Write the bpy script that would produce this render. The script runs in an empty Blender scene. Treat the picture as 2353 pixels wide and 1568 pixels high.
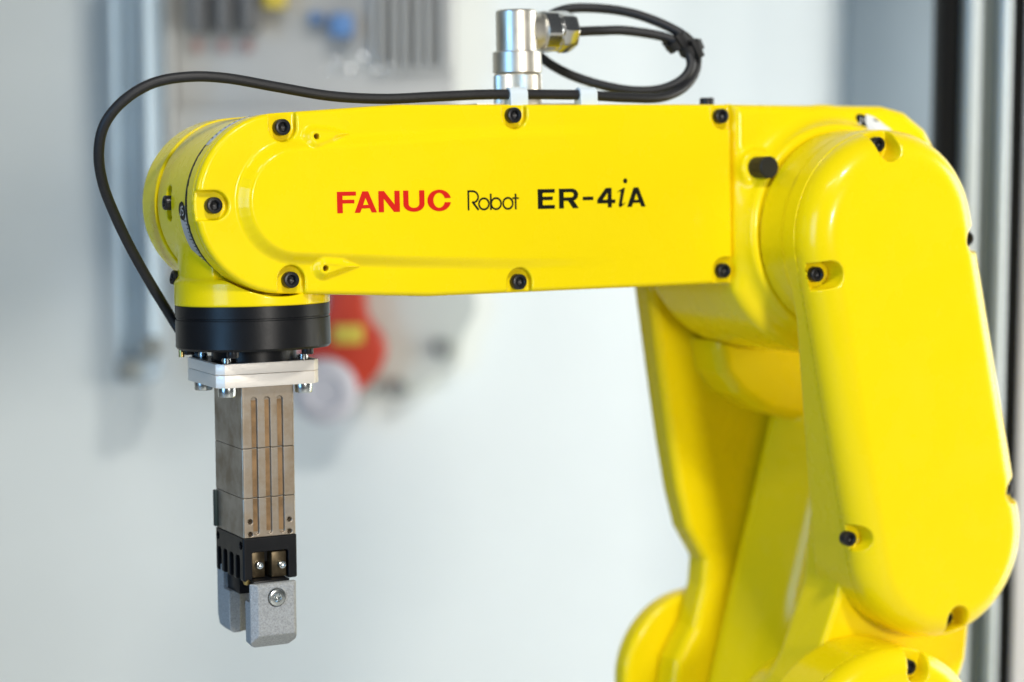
import bpy, bmesh, math, random
import numpy as np
from math import sin, cos, pi, radians, atan, sqrt
from mathutils import Matrix, Vector

random.seed(7)
SC = bpy.context.scene
COL = SC.collection
S = 0.001                                   # geometry is written in millimetres

# ------------------------------------------------------------------ camera
W, H, FPX = 2353.0, 1568.0, 5000.0          # pixel frame used for measuring
PSI = radians(27.5)
PIT = atan((784 - 250) / FPX)
cr = np.array([cos(PSI), -sin(PSI), 0.0])
cf = np.array([sin(PSI) * cos(PIT), cos(PSI) * cos(PIT), -sin(PIT)])
cu = np.cross(cr, cf)
CAM = -961.0 * (cf + (650 - W / 2) / FPX * cr - (468 - H / 2) / FPX * cu)   # millimetres
cam = bpy.data.cameras.new('camera')
cam.sensor_width = 36.0
cam.lens = FPX / W * 36.0
cam.clip_start = 0.05
cam.clip_end = 50.0
cam.dof.use_dof = True
cam.dof.focus_distance = 0.972
cam.dof.aperture_fstop = 4.8
cam.dof.aperture_blades = 9
camo = bpy.data.objects.new('camera', cam)
COL.objects.link(camo)
M = Matrix(((cr[0], cu[0], -cf[0], CAM[0] * S), (cr[1], cu[1], -cf[1], CAM[1] * S),
            (cr[2], cu[2], -cf[2], CAM[2] * S), (0, 0, 0, 1)))
camo.matrix_world = M
SC.camera = camo

# ------------------------------------------------------------------ world and lamps (indoors: no sky, no sun)
wd = bpy.data.worlds.new('World')
SC.world = wd
wd.use_nodes = True
bgn = wd.node_tree.nodes['Background']
bgn.inputs[0].default_value = (0.88, 0.95, 1.0, 1)
bgn.inputs[1].default_value = 0.075


def lamp(name, loc, target, sx, sy, watts, col, spread=180):
    l = bpy.data.lights.new(name, 'AREA')
    l.shape = 'RECTANGLE'
    l.size, l.size_y = sx, sy
    l.energy = watts
    l.color = col
    l.spread = radians(spread)
    o = bpy.data.objects.new(name, l)
    COL.objects.link(o)
    o.location = loc
    d = Vector(target) - Vector(loc)
    o.rotation_euler = d.to_track_quat('-Z', 'Y').to_euler()
    return o


lamp('ceiling_lamp', (-0.10, -1.41, 1.43), (0.16, 0.0, -0.06), 0.24, 0.13, 22, (1.0, 0.97, 0.90))
lamp('ceiling_lamp', (-0.95, -1.25, 1.70), (0.10, 0.0, -0.05), 0.9, 0.14, 6, (1.0, 0.97, 0.92))
lamp('window_light', (-2.4, -0.95, 0.20), (0.05, 0.05, -0.08), 1.0, 1.5, 3.2, (0.26, 0.58, 1.0), 50)
lamp('room_light', (0.07, -2.30, 0.26), (0.18, 0.0, -0.08), 0.26, 0.26, 22, (1.0, 0.95, 0.87))
wl = Vector(CAM * S)
wfh = Vector((sin(PSI), cos(PSI), 0))
wl_at = wl + Vector(cr) * 1.25 + wfh * 1.50
wl_to = wl + Vector(cr) * 0.02 + wfh * 2.06
lamp('wall_fill_lamp', (wl_at.x, wl_at.y, -0.12), (wl_to.x, wl_to.y, -0.22), 0.8, 1.0, 19, (1.0, 1.0, 0.97))  # unseen fill lamp, added to brighten the wall

SC.view_settings.view_transform = 'Standard'
SC.view_settings.look = 'None'
SC.view_settings.gamma = 1.0
SC.view_settings.use_curve_mapping = False
SC.view_settings.exposure = 0.0
SC.cycles.use_denoising = True
SC.cycles.max_bounces = 8
SC.cycles.sample_clamp_indirect = 6.0


# ------------------------------------------------------------------ materials
def mat(name, col, rough=0.5, metal=0.0, coat=0.0, bump=0.0, bscale=400.0, var=0.0, vscale=30.0, spec=0.5, col2=None,
        rvar=0.0, stretch=(1, 1, 1), trans=0.0, ior=1.45, sss=0.0):
    m = bpy.data.materials.new(name)
    m.use_nodes = True
    nt = m.node_tree
    b = nt.nodes['Principled BSDF']
    b.inputs['Base Color'].default_value = (*col, 1)
    b.inputs['Roughness'].default_value = rough
    b.inputs['Metallic'].default_value = metal
    b.inputs['Coat Weight'].default_value = coat
    b.inputs['Coat Roughness'].default_value = 0.08
    b.inputs['Specular IOR Level'].default_value = spec
    b.inputs['IOR'].default_value = ior
    b.inputs['Transmission Weight'].default_value = trans
    if sss:
        b.inputs['Subsurface Weight'].default_value = sss
        b.inputs['Subsurface Radius'].default_value = (0.003, 0.003, 0.003)
    tc = nt.nodes.new('ShaderNodeTexCoord')
    mp = nt.nodes.new('ShaderNodeMapping')
    mp.inputs['Scale'].default_value = stretch
    nt.links.new(tc.outputs['Object'], mp.inputs['Vector'])
    if var > 0 or rvar > 0:
        n = nt.nodes.new('ShaderNodeTexNoise')
        n.inputs['Scale'].default_value = vscale
        n.inputs['Detail'].default_value = 5
        n.inputs['Roughness'].default_value = 0.6
        nt.links.new(mp.outputs['Vector'], n.inputs['Vector'])
        if var > 0:
            r = nt.nodes.new('ShaderNodeMapRange')
            r.inputs['From Min'].default_value = 0.38
            r.inputs['From Max'].default_value = 0.66
            nt.links.new(n.outputs['Fac'], r.inputs['Value'])
            mx = nt.nodes.new('ShaderNodeMix')
            mx.data_type = 'RGBA'
            c2 = col2 or tuple(c * (1 - var) for c in col)
            mx.inputs[6].default_value = (*col, 1)
            mx.inputs[7].default_value = (*c2, 1)
            nt.links.new(r.outputs['Result'], mx.inputs['Factor'])
            nt.links.new(mx.outputs[2], b.inputs['Base Color'])
        if rvar > 0:
            r2 = nt.nodes.new('ShaderNodeMapRange')
            r2.inputs['From Min'].default_value = 0.3
            r2.inputs['From Max'].default_value = 0.7
            r2.inputs['To Min'].default_value = max(0.02, rough - rvar)
            r2.inputs['To Max'].default_value = min(1, rough + rvar)
            nt.links.new(n.outputs['Fac'], r2.inputs['Value'])
            nt.links.new(r2.outputs['Result'], b.inputs['Roughness'])
    if bump > 0:
        n2 = nt.nodes.new('ShaderNodeTexNoise')
        n2.inputs['Scale'].default_value = bscale
        n2.inputs['Detail'].default_value = 3
        nt.links.new(mp.outputs['Vector'], n2.inputs['Vector'])
        bp = nt.nodes.new('ShaderNodeBump')
        bp.inputs['Strength'].default_value = bump
        bp.inputs['Distance'].default_value = 0.0004
        nt.links.new(n2.outputs['Fac'], bp.inputs['Height'])
        nt.links.new(bp.outputs['Normal'], b.inputs['Normal'])
    return m


YEL = mat('yellow_paint', (0.93, 0.71, 0.003), 0.27, coat=0.25, bump=0.06, bscale=420, rvar=0.07, vscale=35, spec=0.2)
BLK = mat('black_anodised', (0.007, 0.0075, 0.009), 0.36, bump=0.05, bscale=900, spec=0.32, rvar=0.05, vscale=60)
SCRB = mat('black_oxide_screw', (0.018, 0.018, 0.02), 0.32, metal=0.25, bump=0.1, bscale=1500)
RUB = mat('black_rubber', (0.010, 0.010, 0.011), 0.55, bump=0.1, bscale=1200)
CABM = mat('cable_sheath', (0.017, 0.017, 0.019), 0.47, bump=0.25, bscale=2500, var=0.25, vscale=600)
ALU = mat('milled_aluminium', (0.86, 0.80, 0.725), 0.42, metal=0.35, bump=0.3, bscale=300, stretch=(1, 1, 14), rvar=0.08, vscale=90)
STL = mat('worn_steel', (0.42, 0.37, 0.31), 0.42, metal=0.7, bump=0.08, bscale=700, var=0.5, vscale=70, col2=(0.30, 0.235, 0.165), rvar=0.10)
STLG = mat('groove_steel', (0.36, 0.23, 0.12), 0.5, metal=0.7, var=0.4, vscale=120)
ZNC = mat('zinc_screw', (0.70, 0.74, 0.74), 0.22, metal=1.0, var=0.15, vscale=500)
NIK = mat('nickel', (0.84, 0.80, 0.71), 0.40, metal=1.0, bump=0.03, bscale=900, rvar=0.06, vscale=120)
CHR = mat('chrome', (0.78, 0.78, 0.77), 0.16, metal=1.0)
FING = mat('sintered_grey', (0.43, 0.445, 0.455), 0.62, metal=0.15, bump=1.0, bscale=1150, var=0.35, vscale=1500, spec=0.4)
WHT = mat('white_nylon', (0.74, 0.82, 0.86), 0.30, sss=0.25, bump=0.05)
RED = mat('red_print', (0.66, 0.010, 0.003), 0.45, spec=0.25)
INK = mat('black_print', (0.006, 0.008, 0.005), 0.45, spec=0.2)
STK = mat('silver_label', (0.55, 0.58, 0.62), 0.25, metal=0.5)
DRK = mat('gap_shade', (0.02, 0.018, 0.012), 0.7)  # shade of gaps and holes put into a dark colour
BRS = mat('brass', (0.55, 0.42, 0.16), 0.35, metal=1.0)
DST = mat('bronze_jaw', (0.11, 0.085, 0.05), 0.38, metal=0.8, var=0.5, vscale=220)


# ------------------------------------------------------------------ object helpers
WORLD = {}
I4 = Matrix.Identity(4)


def roll(deg):                               # the forearm is turned a little about its own axis
    d = radians(deg)
    return Matrix(((1, 0, 0, 0), (0, cos(d), sin(d), 0), (0, -sin(d), cos(d), 0), (0, 0, 0, 1)))


ARM = roll(2.5)
TOOL = roll(0.8)


def place(o, mw, parent=None):
    COL.objects.link(o)
    WORLD[o.name] = mw.copy()
    if parent is not None:
        o.parent = parent
        o.matrix_parent_inverse = WORLD[parent.name].inverted()
    o.matrix_basis = mw
    return o


def tag(o, label=None, cat=None, group=None, kind=None):
    if label:
        o['label'] = label
    if cat:
        o['category'] = cat
    if group:
        o['group'] = group
    if kind:
        o['kind'] = kind
    return o


def empty(name, loc_mm, label, cat, group=None, mw=None):
    o = bpy.data.objects.new(name, None)
    o.empty_display_size = 0.02
    m = (mw or I4) @ Matrix.Translation(Vector(loc_mm) * S)
    place(o, m)
    return tag(o, label, cat, group)


def mesh_obj(name, me, material, parent=None, mw=None):
    if material is not None and len(me.materials) == 0:
        me.materials.append(material)
    o = bpy.data.objects.new(name, me)
    return place(o, mw if mw is not None else I4, parent)


def smooth_angle(me, ang=35.0):
    for p in me.polygons:
        p.use_smooth = True
    try:
        me.set_sharp_from_angle(angle=radians(ang))
    except Exception:
        pass


def arr_mesh(name, V, Fq, smooth=True, ang=35.0):
    me = bpy.data.meshes.new(name)
    me.from_pydata((np.asarray(V, dtype=float) * S).tolist(), [], [tuple(int(i) for i in f) for f in Fq])
    me.update()
    if smooth:
        smooth_angle(me, ang)
    return me


# ---- signed-distance modelling: smooth castings with real fillets
def smin(a, b, k):
    h = np.clip(0.5 + 0.5 * (b - a) / k, 0, 1)
    return b + (a - b) * h - k * h * (1 - h)


def smax(a, b, k):
    return -smin(-a, -b, k)


def rmax(a, b, r):                            # intersection with a round edge of radius r
    u = np.maximum(a + r, 0)
    v = np.maximum(b + r, 0)
    return np.minimum(np.maximum(a, b), -r) + np.sqrt(u * u + v * v)


def poly2(pts):
    P = np.array(pts, float)

    def f(x, z):
        d = None
        s = None
        n = len(P)
        for i in range(n):
            a, b = P[i], P[i - 1]
            ex, ez = b[0] - a[0], b[1] - a[1]
            wx, wz = x - a[0], z - a[1]
            t = np.clip((wx * ex + wz * ez) / (ex * ex + ez * ez + 1e-12), 0, 1)
            dx, dz = wx - ex * t, wz - ez * t
            q = dx * dx + dz * dz
            d = q if d is None else np.minimum(d, q)
            c1 = z >= a[1]
            c2 = z < b[1]
            c3 = ex * wz > ez * wx
            flip = (c1 & c2 & c3) | (~c1 & ~c2 & ~c3)
            sg = np.where(flip, -1.0, 1.0)
            s = sg if s is None else s * sg
        return s * np.sqrt(d)
    return f


def circ(x, z, cx, cz, r):
    return np.sqrt((x - cx) ** 2 + (z - cz) ** 2) - r


def caps(x, z, ax, az, bx, bz, r1, r2=None):
    r2 = r1 if r2 is None else r2
    ex, ez = bx - ax, bz - az
    t = np.clip(((x - ax) * ex + (z - az) * ez) / (ex * ex + ez * ez), 0, 1)
    return np.sqrt((x - ax - ex * t) ** 2 + (z - az - ez * t) ** 2) - (r1 + (r2 - r1) * t)


def box2(x, z, x0, x1, z0, z1, r=0.0):
    qx = np.abs(x - (x0 + x1) / 2) - (x1 - x0) / 2 + r
    qz = np.abs(z - (z0 + z1) / 2) - (z1 - z0) / 2 + r
    return np.minimum(np.maximum(qx, qz), 0) + np.sqrt(np.maximum(qx, 0) ** 2 + np.maximum(qz, 0) ** 2) - r


def slab(d2, y, y0, y1, r0, r1):              # a 2D shape swept from y0 to y1 with round edges r0, r1
    return np.maximum(rmax(d2, y0 - y, r0) if r0 else np.maximum(d2, y0 - y),
                      rmax(d2, y - y1, r1) if r1 else np.maximum(d2, y - y1))


def sstep(t):
    t = np.clip(t, 0, 1)
    return t * t * (3 - 2 * t)


def sdf_mesh(name, fn, lo, hi, h):
    lo = np.array(lo, float)
    hi = np.array(hi, float)
    n = np.ceil((hi - lo) / h).astype(int) + 1
    ax = [lo[i] + h * np.arange(n[i]) for i in range(3)]
    D = fn(ax[0][:, None, None], ax[1][None, :, None], ax[2][None, None, :])
    D = np.broadcast_to(D, tuple(n)).astype(np.float32)
    Sg = D < 0
    c = np.zeros(tuple(n - 1), np.int8)
    offs = [(i, j, k) for i in (0, 1) for j in (0, 1) for k in (0, 1)]
    for (i, j, k) in offs:
        c += Sg[i:n[0] - 1 + i, j:n[1] - 1 + j, k:n[2] - 1 + k]
    act = (c > 0) & (c < 8)
    idx = np.argwhere(act)
    ids = np.full(act.shape, -1, np.int64)
    ids[act] = np.arange(len(idx))
    cv = {o: D[idx[:, 0] + o[0], idx[:, 1] + o[1], idx[:, 2] + o[2]].astype(float) for o in offs}
    acc = np.zeros((len(idx), 3))
    cnt = np.zeros(len(idx))
    for o in offs:
        for a in range(3):
            if o[a] == 0:
                p = list(o)
                p[a] = 1
                p = tuple(p)
                v0, v1 = cv[o], cv[p]
                m = (v0 < 0) != (v1 < 0)
                t = np.where(m, v0 / np.where(m, v0 - v1, 1), 0)
                for b in range(3):
                    acc[:, b] += np.where(m, (t if b == a else o[b]), 0)
                cnt += m
    V = lo + h * (idx + acc / cnt[:, None])
    quads = []
    for a in range(3):
        b1, b2 = (a + 1) % 3, (a + 2) % 3
        s0 = [slice(None)] * 3
        s1 = [slice(None)] * 3
        s0[a] = slice(0, n[a] - 1)
        s1[a] = slice(1, n[a])
        A, B = Sg[tuple(s0)], Sg[tuple(s1)]
        ch = A != B
        for b in (b1, b2):
            sl = [slice(None)] * 3
            sl[b] = 0
            ch[tuple(sl)] = False
            sl[b] = n[b] - 1
            ch[tuple(sl)] = False
        e = np.argwhere(ch)
        if len(e) == 0:
            continue
        inside = A[e[:, 0], e[:, 1], e[:, 2]]
        q = []
        for (u, v) in ((-1, -1), (0, -1), (0, 0), (-1, 0)):
            g = e.copy()
            g[:, b1] += u
            g[:, b2] += v
            q.append(ids[g[:, 0], g[:, 1], g[:, 2]])
        q = np.stack(q, 1)
        q[~inside] = q[~inside][:, ::-1]
        quads.append(q)
    Q = np.concatenate(quads)

    def grad(P, e):
        g = np.empty_like(P)
        for a in range(3):
            p = P.copy()
            p[:, a] += e
            m_ = P.copy()
            m_[:, a] -= e
            g[:, a] = (fn(p[:, 0], p[:, 1], p[:, 2]) - fn(m_[:, 0], m_[:, 1], m_[:, 2])) / (2 * e)
        return g
    V0 = V.copy()
    for _ in range(2):
        g = grad(V, 0.1 * h)
        d = fn(V[:, 0], V[:, 1], V[:, 2])
        st = -d[:, None] * g / (np.sum(g * g, 1)[:, None] + 1e-3)
        ln = np.linalg.norm(st, axis=1)[:, None]
        st *= np.minimum(1, 0.4 * h / (ln + 1e-9))
        V = V + st
    V = V0 + np.clip(V - V0, -0.6 * h, 0.6 * h)
    g = grad(V, 0.35 * h)
    N = g / (np.linalg.norm(g, axis=1)[:, None] + 1e-9)
    me = bpy.data.meshes.new(name)
    me.vertices.add(len(V))
    me.vertices.foreach_set('co', (V * S).astype(np.float32).ravel())
    me.loops.add(Q.size)
    me.loops.foreach_set('vertex_index', Q.astype(np.int32).ravel())
    me.polygons.add(len(Q))
    me.polygons.foreach_set('loop_start', (np.arange(len(Q)) * 4).astype(np.int32))
    me.polygons.foreach_set('use_smooth', np.ones(len(Q), bool))
    me.update(calc_edges=True)
    me.validate()
    if len(me.vertices) == len(N):
        me.normals_split_custom_set_from_vertices(N.tolist())
    return me


# ---- lathes, prisms, tubes
def lathe(prof, seg=40, hexr=None, caps_=True):
    """profile [(r, t)] turned about +Z; hexr: indices whose ring is a hexagon (socket)"""
    V, Fc = [], []
    for pi_, (r, t) in enumerate(prof):
        for i in range(seg):
            a = 2 * pi * i / seg
            rr = r
            if hexr and pi_ in hexr:
                b = (a % (pi / 3)) - pi / 6
                rr = r / cos(b) * 0.93
            V.append((rr * cos(a), rr * sin(a), t))
    for p in range(len(prof) - 1):
        for i in range(seg):
            j = (i + 1) % seg
            Fc.append((p * seg + i, p * seg + j, (p + 1) * seg + j, (p + 1) * seg + i))
    if caps_:
        Fc.append(tuple(reversed(range(seg))))
        Fc.append(tuple((len(prof) - 1) * seg + i for i in range(seg)))
    return V, Fc


def screw_mesh(name, r, hgt, m, sock=0.5, depth=0.55, cone=False, flat=False):
    b = r * 0.14
    prof = [(r * 0.96, -0.8), (r, 0), (r, hgt - b * 1.2), (r - b * 0.4, hgt - b * 0.35), (r - b * 1.4, hgt),
            (r * (sock + 0.14), hgt), (r * (sock + 0.05), hgt - 0.12 * r), (r * sock, hgt - 0.22 * r), (r * sock, hgt - depth * 2 * r * 0.6), (r * 0.05, hgt - depth * 2 * r * 0.6 - r * 0.15)]
    V, Fc = lathe(prof, 36, hexr=(7, 8))
    me = arr_mesh(name, V, Fc, True, 40)
    me.materials.append(m)
    return me


def orient(d):                                # matrix that turns +Z to direction d
    d = Vector(d).normalized()
    return d.to_track_quat('Z', 'Y').to_matrix().to_4x4()


def put(name, me, loc, d, parent, frame, spin=0.0):
    mw = frame @ Matrix.Translation(Vector(loc) * S) @ orient(d) @ Matrix.Rotation(spin, 4, 'Z')
    return place(bpy.data.objects.new(name, me), mw, parent)


def bevel_box(name, x0, x1, y0, y1, z0, z1, bev, m, parent=None, frame=None, seg=2):
    bm = bmesh.new()
    bmesh.ops.create_cube(bm, size=1)
    for v in bm.verts:
        v.co = Vector(((x0 + x1) / 2 + v.co.x * (x1 - x0), (y0 + y1) / 2 + v.co.y * (y1 - y0), (z0 + z1) / 2 + v.co.z * (z1 - z0))) * S
    if bev:
        bmesh.ops.bevel(bm, geom=bm.edges[:], offset=bev * S, segments=seg, affect='EDGES', profile=0.5)
    me = bpy.data.meshes.new(name)
    bm.to_mesh(me)
    bm.free()
    smooth_angle(me, 40)
    return mesh_obj(name, me, m, parent, frame)


def prism(name, pts, a0, a1, axis, bev, m, parent=None, frame=None, seg=2):
    """2D outline swept along an axis: axis 'y' -> pts are (x,z); 'z' -> (x,y); 'x' -> (y,z)"""
    bm = bmesh.new()

    def co(p, t):
        return Vector({'y': (p[0], t, p[1]), 'z': (p[0], p[1], t), 'x': (t, p[0], p[1])}[axis]) * S
    A = [bm.verts.new(co(p, a0)) for p in pts]
    B = [bm.verts.new(co(p, a1)) for p in pts]
    bm.faces.new(A)
    bm.faces.new(list(reversed(B)))
    n = len(pts)
    for i in range(n):
        j = (i + 1) % n
        bm.faces.new((A[j], A[i], B[i], B[j]))
    bmesh.ops.recalc_face_normals(bm, faces=bm.faces[:])
    if bev:
        ed = [e for e in bm.edges if e.calc_face_angle(0) > radians(25)]
        bmesh.ops.bevel(bm, geom=ed, offset=bev * S, segments=seg, affect='EDGES', profile=0.5)
    me = bpy.data.meshes.new(name)
    bm.to_mesh(me)
    bm.free()
    smooth_angle(me, 40)
    return mesh_obj(name, me, m, parent, frame)


def spline(pts, n=12):
    P = [np.array(p, float) for p in pts]
    P = [2 * P[0] - P[1]] + P + [2 * P[-1] - P[-2]]
    out = []
    for i in range(1, len(P) - 2):
        for k in range(n):
            t = k / n
            a, b, c, d = P[i - 1], P[i], P[i + 1], P[i + 2]
            out.append(0.5 * ((2 * b) + (c - a) * t + (2 * a - 5 * b + 4 * c - d) * t * t + (3 * b - a - 3 * c + d) * t ** 3))
    out.append(P[-2])
    return np.array(out)


def tube(path, r, seg=16):
    path = np.array(path, float)
    T = np.gradient(path, axis=0)
    T /= np.linalg.norm(T, axis=1)[:, None]
    up = np.array([0.0, 1.0, 0.0])
    nrm = np.cross(T[0], up)
    nrm /= np.linalg.norm(nrm)
    V, Fc = [], []
    for i, p in enumerate(path):
        nrm = nrm - T[i] * np.dot(nrm, T[i])
        nrm /= np.linalg.norm(nrm)
        bn = np.cross(T[i], nrm)
        for k in range(seg):
            a = 2 * pi * k / seg
            V.append(p + r * (cos(a) * nrm + sin(a) * bn))
    for i in range(len(path) - 1):
        for k in range(seg):
            l = (k + 1) % seg
            Fc.append((i * seg + k, i * seg + l, (i + 1) * seg + l, (i + 1) * seg + k))
    Fc.append(tuple(reversed(range(seg))))
    Fc.append(tuple((len(path) - 1) * seg + k for k in range(seg)))
    return V, Fc


def cyl_patch(name, cx, cz, R, t0, t1, y0, y1, m, parent, frame, n=24, thick=0.12):
    V, Fc = [], []
    for i in range(n + 1):
        t = t0 + (t1 - t0) * i / n
        for (rr, yy) in ((R, y0), (R, y1), (R + thick, y1), (R + thick, y0)):
            V.append((cx + rr * cos(t), yy, cz + rr * sin(t)))
    for i in range(n):
        for k in range(4):
            l = (k + 1) % 4
            Fc.append((i * 4 + k, i * 4 + l, i * 4 + 4 + l, i * 4 + 4 + k))
    Fc.append((3, 2, 1, 0))
    Fc.append((n * 4, n * 4 + 1, n * 4 + 2, n * 4 + 3))
    return mesh_obj(name, arr_mesh(name, V, Fc, True, 40), m, parent, frame)


# ------------------------------------------------------------------ the setting behind the robot
fh = np.array([sin(PSI), cos(PSI), 0.0])
BGM = Matrix(((cr[0], fh[0], 0, CAM[0] * S), (cr[1], fh[1], 0, CAM[1] * S), (0, 0, 1, 0), (0, 0, 0, 1)))
# frame BGM: x to the right along the wall, y away from the camera, z up (same z as the robot)


def wallpt(px, py, dist):                     # pixel -> (x, z) on an upright plane dist mm away
    d = cf + (px - W / 2) / FPX * cr - (py - H / 2) / FPX * cu
    t = dist / float(d @ fh)
    p = CAM + t * d
    return float((p - CAM) @ cr), float(p[2])


WALLD = 2060.0
WALLM = mat('white_wall', (0.76, 0.80, 0.785), 0.6, var=0.05, vscale=3, bump=0.05, bscale=80)
TABM = mat('pale_bench', (0.55, 0.56, 0.56), 0.45, var=0.06, vscale=8)
CABG = mat('cabinet_grey', (0.45, 0.45, 0.44), 0.5, var=0.08, vscale=6)  # haze put into the colours: cabinet and its parts are paled
CABD = mat('dark_plastic', (0.12, 0.122, 0.125), 0.5)
SLAT = mat('duct_grey', (0.36, 0.365, 0.36), 0.55)
SLATL = mat('duct_light', (0.47, 0.48, 0.475), 0.55)
BLUP = mat('blue_plastic', (0.10, 0.22, 0.46), 0.45)
YELP = mat('yellow_plastic', (0.60, 0.47, 0.06), 0.5)
BLUA = mat('sky_tinted_aluminium', (0.62, 0.76, 0.86), 0.4, metal=0.05, var=0.15, vscale=7)  # reflected sky blue and haze put into the aluminium's base colour
ALUP = mat('profile_aluminium', (0.46, 0.50, 0.50), 0.42, metal=0.45)
ALUD = mat('profile_slot', (0.10, 0.125, 0.125), 0.5, metal=0.2)
BLKS = mat('black_seal', (0.004, 0.004, 0.004), 0.7, spec=0.2)
PANB = mat('blue_grey_panel', (0.22, 0.27, 0.30), 0.5, var=0.12, vscale=5)
REDP = mat('red_plastic', (0.50, 0.040, 0.016), 0.45, var=0.12, vscale=20)
WHP = mat('white_plastic', (0.66, 0.65, 0.67), 0.4)
GRP = mat('grey_green_plate', (0.50, 0.53, 0.49), 0.5, var=0.05, vscale=10)
FILM = mat('clear_film', (0.9, 0.92, 0.92), 0.10)
_nt = FILM.node_tree
_tr = _nt.nodes.new('ShaderNodeBsdfTransparent')
_gl = _nt.nodes.new('ShaderNodeBsdfGlossy')
_gl.inputs['Roughness'].default_value = 0.12
_mx = _nt.nodes.new('ShaderNodeMixShader')
_mx.inputs[0].default_value = 0.30
_nt.links.new(_tr.outputs[0], _mx.inputs[1])
_nt.links.new(_gl.outputs[0], _mx.inputs[2])
_nt.links.new(_mx.outputs[0], _nt.nodes['Material Output'].inputs['Surface'])

tag(bevel_box('wall', -3200, 3200, WALLD, WALLD + 60, -612, 2400, 0, WALLM, None, BGM), kind='structure')
tag(bevel_box('workbench_top', -2600, 2600, -250, WALLD - 2, -640, -610, 0, TABM, None, BGM), kind='structure')


def bgbox(name, px0, px1, py0, py1, dist, depth, m, parent=None, bev=2.0):
    x0, za = wallpt(px0, py0, dist)
    x1, zb = wallpt(px1, py1, dist)
    return bevel_box(name, min(x0, x1), max(x0, x1), dist, dist + depth, min(za, zb), max(za, zb), bev, m, parent, BGM)


# control cabinet with open front (upper left)
cx0, cz0 = wallpt(392, 640, WALLD)
cab = empty('control_cabinet', (cx0, WALLD - 40, cz0), 'grey control cabinet on the wall with breakers, blue blocks and cable duct', 'cabinet', mw=BGM)
bgbox('back_plate', 398, 1045, -170, 640, WALLD - 40, 36, CABG, cab)
bgbox('side_panel', 372, 398, -170, 640, WALLD - 62, 58, SLATL, cab)
bgbox('lower_cover', 398, 1045, 250, 640, WALLD - 52, 11, CABG, cab)
for px in (452, 512, 568):
    b = bgbox('breaker', px - 23, px + 20, -60, 76, WALLD - 78, 37, CABD, cab, 3)
    bgbox('red_mark', px - 10, px + 12, 92, 120, WALLD - 43, 2, mat('faded_red_%d' % px, (0.42, 0.26, 0.24), 0.6), cab, 0)
bgbox('terminal_block', 602, 652, -60, 18, WALLD - 70, 29, YELP, cab, 3)
bgbox('relay', 708, 742, 28, 54, WALLD - 66, 25, BLUP, cab, 3)
bgbox('relay', 756, 808, 30, 84, WALLD - 74, 33, BLUP, cab, 3)
for i in range(7):
    x = 856 + i * 27
    bgbox('duct_slat', x, x + 15, -60, 158, WALLD - 64, 23, SLAT if i % 2 else SLATL, cab, 2)
bgbox('duct_rail', 850, 1042, 150, 166, WALLD - 60, 19, SLAT, cab, 2)

# crumpled clear film hanging at the cabinet, nearer to the camera: it catches the lamps
V, Fc = [], []
fx0, fz0 = wallpt(735, 172, WALLD - 330)
fx1, fz1 = wallpt(905, 122, WALLD - 330)
nx, nz = 26, 9
for i in range(nx + 1):
    for k in range(nz + 1):
        u, v = i / nx, k / nz
        top = fz0 + (fz1 - fz0) * (0.15 + 0.85 * sin(pi * u) ** 0.7)
        V.append((fx0 + (fx1 - fx0) * u, WALLD - 330 + 5 * sin(9 * u + 3 * v) + 4 * sin(17 * u - 5 * v + 1) + 14 * v, fz0 + (top - fz0) * v))
for i in range(nx):
    for k in range(nz):
        a = i * (nz + 1) + k
        Fc.append((a, a + nz + 1, a + nz + 2, a + 1))
fm = arr_mesh('plastic_film', V, Fc, True, 60)

# blue-tinted profile (left)
bx, bz = wallpt(300, 880, WALLD - 120)
post = empty('wall_profile', (bx, WALLD - 120, bz), 'pale blue upright profile with dark end caps left of the cabinet', 'profile', mw=BGM)
for (a0, a1, dd) in ((250, 282, 0), (286, 318, 7), (322, 352, 0)):
    bgbox('profile_bar', a0, a1, -170, 815, WALLD - 120 + dd, 60, BLUA, post, 4)
bgbox('profile_foot', 262, 358, 818, 882, WALLD - 118, 50, mat('grey_foot', (0.36, 0.44, 0.50), 0.5), post, 6)
V, Fc = lathe([(10, -8), (10, 4), (8, 6)], 24)
knob = arr_mesh('dark_knob', V, Fc)
knob.materials.append(mat('grey_bolt', (0.24, 0.255, 0.24), 0.5))
for (px, py) in ((298, 850), (348, 800)):
    x, z = wallpt(px, py, WALLD - 124)
    put('dark_bolt', knob, (x, WALLD - 124, z), (0, -1, 0), post, BGM)

# red lever with yellow plate and white knob on a grey scalloped plate (below the forearm)
x0, z0 = wallpt(920, 690, WALLD - 30)
dial = empty('dial_plate', (x0, WALLD - 30, z0), 'grey green round scalloped plate with two dark bolts on the white wall', 'plate', mw=BGM)
Rr = wallpt(1085, 690, WALLD - 30)[0] - x0
pts = []
for i in range(120):
    a = 2 * pi * i / 120
    r_ = Rr * (1 + 0.05 * cos(9 * a + 0.6))
    pts.append((x0 + r_ * cos(a), z0 + 1.28 * r_ * sin(a)))
prism('disc', pts, WALLD - 30, WALLD - 1, 'y', 0, GRP, dial, BGM)
for (px, py, rr) in ((1018, 800, 1.0), (915, 893, 1.0)):
    x, z = wallpt(px, py, WALLD - 34)
    put('dark_bolt', knob, (x, WALLD - 34, z), (0, -1, 0), dial, BGM)
lv = empty('red_lever', (wallpt(790, 880, WALLD - 70)[0], WALLD - 70, wallpt(790, 880, WALLD - 70)[1]),
           'red pear-shaped lever with yellow name plate beside the grey round plate', 'lever', mw=BGM)
o_ = []
for (px, py) in ((752, 600), (825, 600), (836, 680), (838, 720), (850, 745), (876, 775), (886, 815), (874, 850), (850, 880), (820, 905), (760, 915), (705, 900), (682, 870), (672, 830), (690, 790), (735, 755), (752, 700)):
    o_.append(wallpt(px, py, WALLD - 70))
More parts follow.
